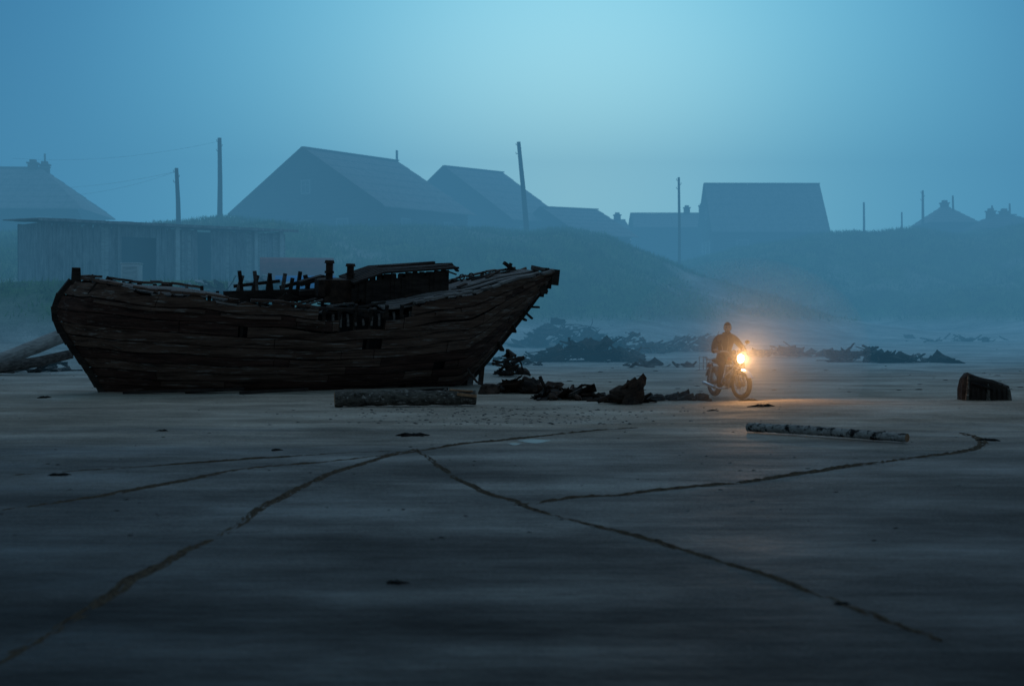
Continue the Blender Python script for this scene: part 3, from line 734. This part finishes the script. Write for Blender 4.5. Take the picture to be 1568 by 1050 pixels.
for s_ in (-1,1):
    hb.tube([S(-.22,0,.93),S(-.22,s_*.12,.95),S(-.24,s_*.2,1.0),S(-.33,s_*.34,1.0)],.013,'chrome',8)
    hb.tube([S(-.33,s_*.34,1.0),S(-.39,s_*.43,.99)],.019,'rubber',10)
    hb.tube([S(-.28,s_*.27,1.01),S(-.24,s_*.31,1.10),S(-.25,s_*.36,1.16)],.007,'chrome',6)
    hb.ball(S(-.25,s_*.37,1.19),(.02,.06,.042),'paint',12,8); hb.ball(S(-.262,s_*.37,1.19),(.012,.052,.036),'chrome',12,8)
    hb.tube([S(-.28,s_*.3,.985),S(-.30,s_*.42,.965)],.007,'chrome',6)
    hb.ball(S(-.16,s_*.2,.85),(.045,.035,.035),M['red'],10,8); hb.tube([S(-.18,s_*.08,.85),S(-.16,s_*.18,.85)],.008,'chrome',6)
    hb.tube([S(-.18,s_*.07,.97),S(-.14,s_*.07,.99)],[.045,.05],'paint',12)
hb.obj('handlebar',bike,smooth=True)
hl=MB(); a_=S(-.16,0,.85);b_=S(-.03,0,.85)
hl.tube([a_,a_.lerp(b_,.35),a_.lerp(b_,.8),b_],[.04,.085,.098,.1],'paint',20,caps=False); hl.tube([b_,b_+(b_-a_)*.1],[.102,.098],'chrome',20,caps=False); hl.obj('headlight_shell',bike,smooth=True)
m,nt3,b3,o3=newmat('lit_headlight_lens'); em=nt3.nodes.new('ShaderNodeEmission'); em.inputs[0].default_value=(1,.62,.27,1); em.inputs[1].default_value=18; nt3.links.new(em.outputs[0],o3.inputs[0])
ln=MB(); c0=b_+(b_-a_)*.02; ln.ball(c0,(.018,.095,.095),m,16,10,rot=rs); ln.obj('headlight_lens',bike,smooth=True)
fr=MB()
tank=lambda v:Vector((v.x,v.y*(1-.25*max(0,-v.x/.26)),v.z*(1 if v.z>0 else .7)))
fr.ball((-.47,0,.80),(.27,.145,.125),'paint',20,14,fn=tank)
fr.tube([(-.46,0,.915),(-.46,0,.935)],.035,'chrome',12)
fr.tube([(-.2,0,.86),(-.3,0,.55),(-.42,0,.3),(-.85,0,.28),(-.95,0,.5),(-1.0,0,.72),(-.6,0,.72),(-.2,0,.86)],.022,'paint',8)
for s_ in (-1,1):
    fr.tube([(-1.3,s_*.09,R_),(-.9,s_*.1,.36)],.02,'alloy',8); fr.tube([(-1.28,s_*.13,R_+.02),(-1.12,s_*.13,.7)],.016,'chrome',8)
    pts=[Vector((-1.28,s_*.13,R_+.05)).lerp(Vector((-1.14,s_*.13,.66)),t) for t in np.linspace(0,1,15)]; fr.tube(pts,[.035 if i%2 else .022 for i in range(15)],'chrome',8)
    fr.tube([(-.98,s_*.1,.72),(-1.3,s_*.11,.74),(-1.42,s_*.1,.72)],.012,'paint',6)
    fr.tube([(-.62,s_*.12,.27),(-.62,s_*.26,.27)],.014,'rubber',8)
    fr.box((-.85,s_*.12,.56),(.24,.05,.2),'paint')
fr.obj('frame_and_tank',bike,smooth=True)
se=MB(); se.ball((-.86,0,.755),(.26,.14,.06),'seat',16,10); se.ball((-1.14,0,.785),(.2,.13,.055),'seat',16,10); se.obj('seat',bike,smooth=True)
en=MB(); en.ball((-.58,0,.36),(.2,.14,.13),'alloy',16,10)
for s_ in (-1,1):
    for k in range(6):
        en.tube([(-.46+.01*k,s_*.07,.44+k*.03),(-.46+.01*k,s_*.07,.455+k*.03)],.075,'alloy',12)
    en.tube([(-.40,s_*.07,.56),(-.28,s_*.1,.52),(-.26,s_*.12,.36),(-.36,s_*.14,.22),(-.7,s_*.16,.2),(-.9,s_*.17,.22)],.02,'chrome',10)
    en.tube([(-.88,s_*.17,.22),(-.95,s_*.18,.23),(-1.4,s_*.2,.29),(-1.45,s_*.2,.3)],[.022,.043,.045,.03],'chrome',12)
    en.tube([(-.3,s_*.04,.62),(-.3,s_*.24,.5),(-.3,s_*.26,.38),(-.36,s_*.05,.28)],.013,'chrome',8)
    en.ball((-.58,s_*.13,.36),(.1,.03,.1),'chrome',14,8)
en.obj('engine_and_exhaust',bike,smooth=True)
rk=MB()
vs=[];n=14
for i in range(n+1):
    a=math.radians(10+120*i/n+30)
    for k in range(5):
        y=(k-2)*.04; rr_=R_+.04-abs(k-2)**2*.007; vs.append((-1.30+math.cos(a)*rr_,y,R_+math.sin(a)*rr_))
rk.add(vs,[(i*5+k,(i+1)*5+k,(i+1)*5+k+1,i*5+k+1) for i in range(n) for k in range(4)],'paint')
for s_ in (-1,1):
    rk.tube([(-1.2,s_*.15,.78),(-1.55,s_*.15,.80),(-1.6,s_*.1,.80)],.01,'chrome',6)
    rk.tube([(-1.12,s_*.27,.86),(-1.5,s_*.27,.86),(-1.5,s_*.27,.58),(-1.12,s_*.27,.58),(-1.12,s_*.27,.86)],.010,'chrome',6)
    rk.tube([(-1.3,s_*.27,.86),(-1.3,s_*.27,.58)],.008,'chrome',6); rk.tube([(-1.12,s_*.27,.72),(-1.5,s_*.27,.72)],.008,'chrome',6); rk.tube([(-1.3,s_*.13,.8),(-1.3,s_*.27,.86)],.01,'chrome',6)
for k in range(5): rk.tube([(-1.22-.08*k,-.15,.80),(-1.22-.08*k,.15,.80)],.007,'chrome',6)
rk.box((-1.56,0,.66),(.06,.12,.08),'red'); rk.obj('luggage_rack',bike)

# ---------------------------------------------------------------- rider
rider=empty('motorcycle_rider',bike.location,(0,0,myaw))
def skin(name,verts,edges,rad,sub=2,root=0):
    me=bpy.data.meshes.new(name); me.from_pydata(verts,edges,[]); me.update(); o=bpy.data.objects.new(name,me); scene.collection.objects.link(o)
    md=o.modifiers.new('s','SKIN'); 
    for i,rv in enumerate(rad):
        sv=me.skin_vertices[0].data[i]; sv.radius=(rv,rv) if not hasattr(rv,'__len__') else rv; sv.use_root=(i==root)
    md.use_smooth_shade=True; o.modifiers.new('u','SUBSURF').levels=sub; o.modifiers['u'].render_levels=sub
    dg=bpy.context.evaluated_depsgraph_get(); me2=bpy.data.meshes.new_from_object(o.evaluated_get(dg)); bpy.data.objects.remove(o)
    me2.name=name; o2=bpy.data.objects.new(name,me2); scene.collection.objects.link(o2); return o2
wr={s_:S(-.36,s_*.365,1.02)+Vector((-.055,0,.015)) for s_ in (-1,1)}
V=[(-.84,0,.86),(-.83,0,.98),(-.79,0,1.12),(-.74,0,1.26),(-.71,0,1.36),(-.685,0,1.42)]; E=[(0,1),(1,2),(2,3),(3,4),(4,5)]; Rd=[(.155,.13),(.165,.125),(.19,.13),(.175,.115),(.062,.062),(.058,.058)]
for s_ in (-1,1):
    o=len(V); w=wr[s_]
    V+=[(-.74,s_*.155,1.275),(-.73,s_*.225,1.23),(-.66,s_*.31,1.10),(-.58,s_*.36,1.0),(w.x*.5-.29,(w.y+s_*.37)/2,1.005),tuple(w)]
    Rd+=[.085,.082,.066,.058,.05,.036]; E+=[(3,o),(o,o+1),(o+1,o+2),(o+2,o+3),(o+3,o+4),(o+4,o+5)]
    o=len(V)
    V+=[(-.80,s_*.10,.84),(-.62,s_*.19,.78),(-.43,s_*.24,.70),(-.50,s_*.235,.52),(-.62,s_*.22,.36),(-.64,s_*.215,.31),(-.56,s_*.22,.285),(-.44,s_*.23,.285)]
    Rd+=[.115,.10,.075,.066,.05,.048,.045,.04]; E+=[(0,o)]+[(o+i,o+i+1) for i in range(7)]
body=skin('body',V,E,Rd); body.parent=rider
for k in ('jacket','trousers','boot','skin'): body.data.materials.append(M[k])
for p in body.data.polygons:
    c=p.center
    if c.z>1.385 and abs(c.y)<.1: p.material_index=3
    elif c.z<.40: p.material_index=2
    elif c.z<.86 and abs(c.y)<.36 and not(c.x<-.80 and c.z>.84) : p.material_index=1
    else: p.material_index=0
    p.use_smooth=True
for s_,nm in ((-1,'right_hand'),(1,'left_hand')):
    g0=S(-.33,s_*.34,1.0);g1=S(-.39,s_*.43,.99); ax=(g1-g0).normalized(); w=wr[s_]; fw=S(1,0,0); mid=(g0+g1)/2
    V=[tuple(w),tuple(w.lerp(mid,.35)+Vector((0,0,.012)))];E=[(0,1)];Rd=[.03,.036]
    for k,(o_,l) in enumerate([(-.034,.95),(-.011,1.05),(.012,1.0),(.034,.8)]):
        c=mid+ax*o_; o=len(V)
        V+=[tuple(c-fw*.022+Vector((0,0,.027))),tuple(c+fw*.012*l+Vector((0,0,.030))),tuple(c+fw*.031*l+Vector((0,0,.004))),tuple(c+fw*.012+Vector((0,0,-.026*l)))]
        Rd+=[.0105,.0098,.009,.008]; E+=[(1,o),(o,o+1),(o+1,o+2),(o+2,o+3)]
    o=len(V); c=mid-ax*.045
    V+=[tuple(c-fw*.03+Vector((0,0,.005))),tuple(c-fw*.012+Vector((0,0,-.024))),tuple(c+fw*.015+Vector((0,0,-.024)))]; Rd+=[.012,.011,.009]; E+=[(1,o),(o,o+1),(o+1,o+2)]
    hnd=skin(nm,V,E,Rd,1); hnd.data.materials.append(M['skin']); hnd.parent=rider
    for p in hnd.data.polygons: p.use_smooth=True
hm=MB(); hc=Vector((-.665,0,1.485)); RH=Matrix.Rotation(-.38,3,'Z')@Matrix.Rotation(.05,3,'Y')
def face(v):
    x,y,z=v; 
    if z<0: y*=1+.25*z/.12; x*=1+.06*z/.12
    if x>0: x*=.96
    if x>.04:
        x+=.020*math.exp(-(y/.012)**2-((z+.018)/.022)**2); x-=.008*math.exp(-((abs(y)-.03)/.014)**2-((z-.008)/.012)**2)
        x+=.005*math.exp(-(y/.022)**2-((z+.058)/.009)**2); x+=.007*math.exp(-(y/.02)**2-((z+.098)/.015)**2)
    return Vector((x,y,z))
hm.ball(hc,(.098,.077,.118),'skin',40,32,rot=RH,fn=face)
for s_ in (-1,1):
    hm.ball(hc+RH@Vector((-.005,s_*.077,-.005)),(.016,.009,.03),'skin',10,8,rot=RH)
    hm.ball(hc+RH@Vector((.083,s_*.030,.008)),(.010,.012,.007),'eye',10,8,rot=RH)
    hm.ball(hc+RH@Vector((.088,s_*.030,.026)),(.007,.018,.004),'hair',8,6,rot=RH)
hm.ball(hc+RH@Vector((.090,0,-.060)),(.006,.02,.004),'hair',8,6,rot=RH)
hm.obj('head',rider,smooth=True)
hr=MB()
def hairf(v):
    x,y,z=v; lim=.06 if x>.0 else -.05
    if z<lim: 
        k=.93; return Vector((x*k,y*k,max(z,lim)))
    return v*(1+random.uniform(-.012,.02))
hr.ball(hc+Vector((0,0,.003)),(.104,.084,.123),'hair',28,24,rot=RH,fn=hairf); hr.obj('hair',rider,smooth=True)
jk=MB(); jk.tube([(-.71+math.cos(a)*.072,math.sin(a)*.078,1.375+.012*math.cos(a)) for a in np.linspace(0,2*math.pi,18)[:-1]],.018,'jacket',8,closed=True)
jk.tube([(-.645,0,1.33),(-.63,0,1.22),(-.655,0,1.08),(-.70,0,.95)],.006,'alloy',6); jk.obj('jacket_collar',rider,smooth=True)

# ---------------------------------------------------------------- light
ld=bpy.data.lights.new('headlight_beam','SPOT'); ld.energy=150; ld.color=(1,.52,.20); ld.spot_size=math.radians(178); ld.spot_blend=.7; ld.shadow_soft_size=.06
lo=bpy.data.objects.new('headlight_beam',ld); scene.collection.objects.link(lo); lo.parent=bike
lo.location=c0+Vector((.06,0.015,0)); dv=Vector((1,ST*.8,.15)); lo.rotation_euler=dv.to_track_quat('-Z','Y').to_euler()
sd=bpy.data.lights.new('sun','SUN'); sd.angle=math.radians(60); sd.color=(1,.93,.85); sd.energy=.22
so=bpy.data.objects.new('sun',sd); scene.collection.objects.link(so)
sdir=Vector((.15,.75,.75)); so.rotation_euler=sdir.to_track_quat('Z','Y').to_euler()
# world
w=bpy.data.worlds.new('World'); scene.world=w; w.use_nodes=True; nt=w.node_tree; N=nt.nodes;L=nt.links; N.clear()
ow=N.new('ShaderNodeOutputWorld'); bg=N.new('ShaderNodeBackground'); L.new(bg.outputs[0],ow.inputs[0])
sky=N.new('ShaderNodeTexSky'); sky.sky_type='NISHITA'; sky.sun_disc=False; sky.sun_elevation=math.radians(6); sky.sun_rotation=math.radians(5); sky.dust_density=3
tc=N.new('ShaderNodeTexCoord'); dt=N.new('ShaderNodeVectorMath'); dt.operation='DOT_PRODUCT'; nm_=N.new('ShaderNodeVectorMath'); nm_.operation='NORMALIZE'; L.new(tc.outputs['Generated'],nm_.inputs[0]); L.new(nm_.outputs[0],dt.inputs[0])
el=math.radians(5.0);az=math.radians(2.2); dt.inputs[1].default_value=(math.sin(az)*math.cos(el),math.cos(az)*math.cos(el),math.sin(el))
ac=N.new('ShaderNodeMath'); ac.operation='ARCCOSINE'; L.new(dt.outputs['Value'],ac.inputs[0]); dv_=N.new('ShaderNodeMath'); dv_.operation='DIVIDE'; dv_.inputs[1].default_value=math.pi; L.new(ac.outputs[0],dv_.inputs[0])
rp=N.new('ShaderNodeValToRGB'); cr=rp.color_ramp; cr.interpolation='B_SPLINE'; st=[(0,(.56,.95,1.0)),(5,(.45,.86,.98)),(10,(.21,.57,.76)),(15,(.105,.38,.59)),(20,(.05,.22,.41)),(26,(.03,.155,.31)),(60,(.06,.16,.265)),(110,(.10,.175,.235)),(180,(.08,.12,.15))]
cr.elements[0].color=c4(st[0][1]); cr.elements[1].position=1; cr.elements[1].color=c4(st[-1][1])
for a,c in st[1:-1]: e=cr.elements.new(a/180); e.color=c4(c)
L.new(dv_.outputs[0],rp.inputs[0])
sc1=N.new('ShaderNodeVectorMath'); sc1.operation='MULTIPLY'; sc1.inputs[1].default_value=(.0008,.003,.007); L.new(sky.outputs[0],sc1.inputs[0])
ad=N.new('ShaderNodeVectorMath'); ad.operation='ADD'; L.new(rp.outputs[0],ad.inputs[0]); L.new(sc1.outputs[0],ad.inputs[1]); L.new(ad.outputs[0],bg.inputs[0]); bg.inputs[1].default_value=1.0
# fog lying over the village; its emission stands in for scattered sky light
def fogmat(name,build):
    m=bpy.data.materials.new(name); m.use_nodes=True; nt=m.node_tree; nt.nodes.clear(); o=nt.nodes.new('ShaderNodeOutputMaterial'); build(nt,o); return m
def glowfog(sig,col):
    def f(nt,o):
        ab=nt.nodes.new('ShaderNodeVolumeAbsorption'); ab.inputs[0].default_value=(0,0,0,1); ab.inputs[1].default_value=sig
        em=nt.nodes.new('ShaderNodeEmission'); em.inputs[0].default_value=c4(col); em.inputs[1].default_value=sig
        a=nt.nodes.new('ShaderNodeAddShader'); nt.links.new(ab.outputs[0],a.inputs[0]); nt.links.new(em.outputs[0],a.inputs[1]); nt.links.new(a.outputs[0],o.inputs['Volume'])
    return f
mb=MB(); mb.box((0,84.5,6.75),(220,81,17.5),fogmat('fog_bank',glowfog(.0155,(.062,.235,.40)))); mb.obj('fog_bank')
def near(nt,o):
    s=nt.nodes.new('ShaderNodeVolumeScatter'); s.inputs['Color'].default_value=(1,.98,.95,1); s.inputs['Density'].default_value=.075; s.inputs['Anisotropy'].default_value=.45
    nt.links.new(s.outputs[0],o.inputs['Volume'])
hw=bike.matrix_basis@c0
mb=MB(); mb.ball(hw+Vector((.05,-.2,.1)),(2.6,1.8,2.0),fogmat('halo_mist',near),32,20); mb.obj('added_halo_mist',smooth=True)  # scattering ball added around the headlight to give it a halo
# camera
cd=bpy.data.cameras.new('camera'); cd.lens=50; cd.sensor_width=36; cd.clip_end=3000; cd.dof.use_dof=True; cd.dof.focus_distance=31; cd.dof.aperture_fstop=1.8
cam=bpy.data.objects.new('camera',cd); scene.collection.objects.link(cam); cam.location=(0,0,CH); cam.rotation_euler=(math.radians(90)-math.atan(35/FL),0,0); scene.camera=cam
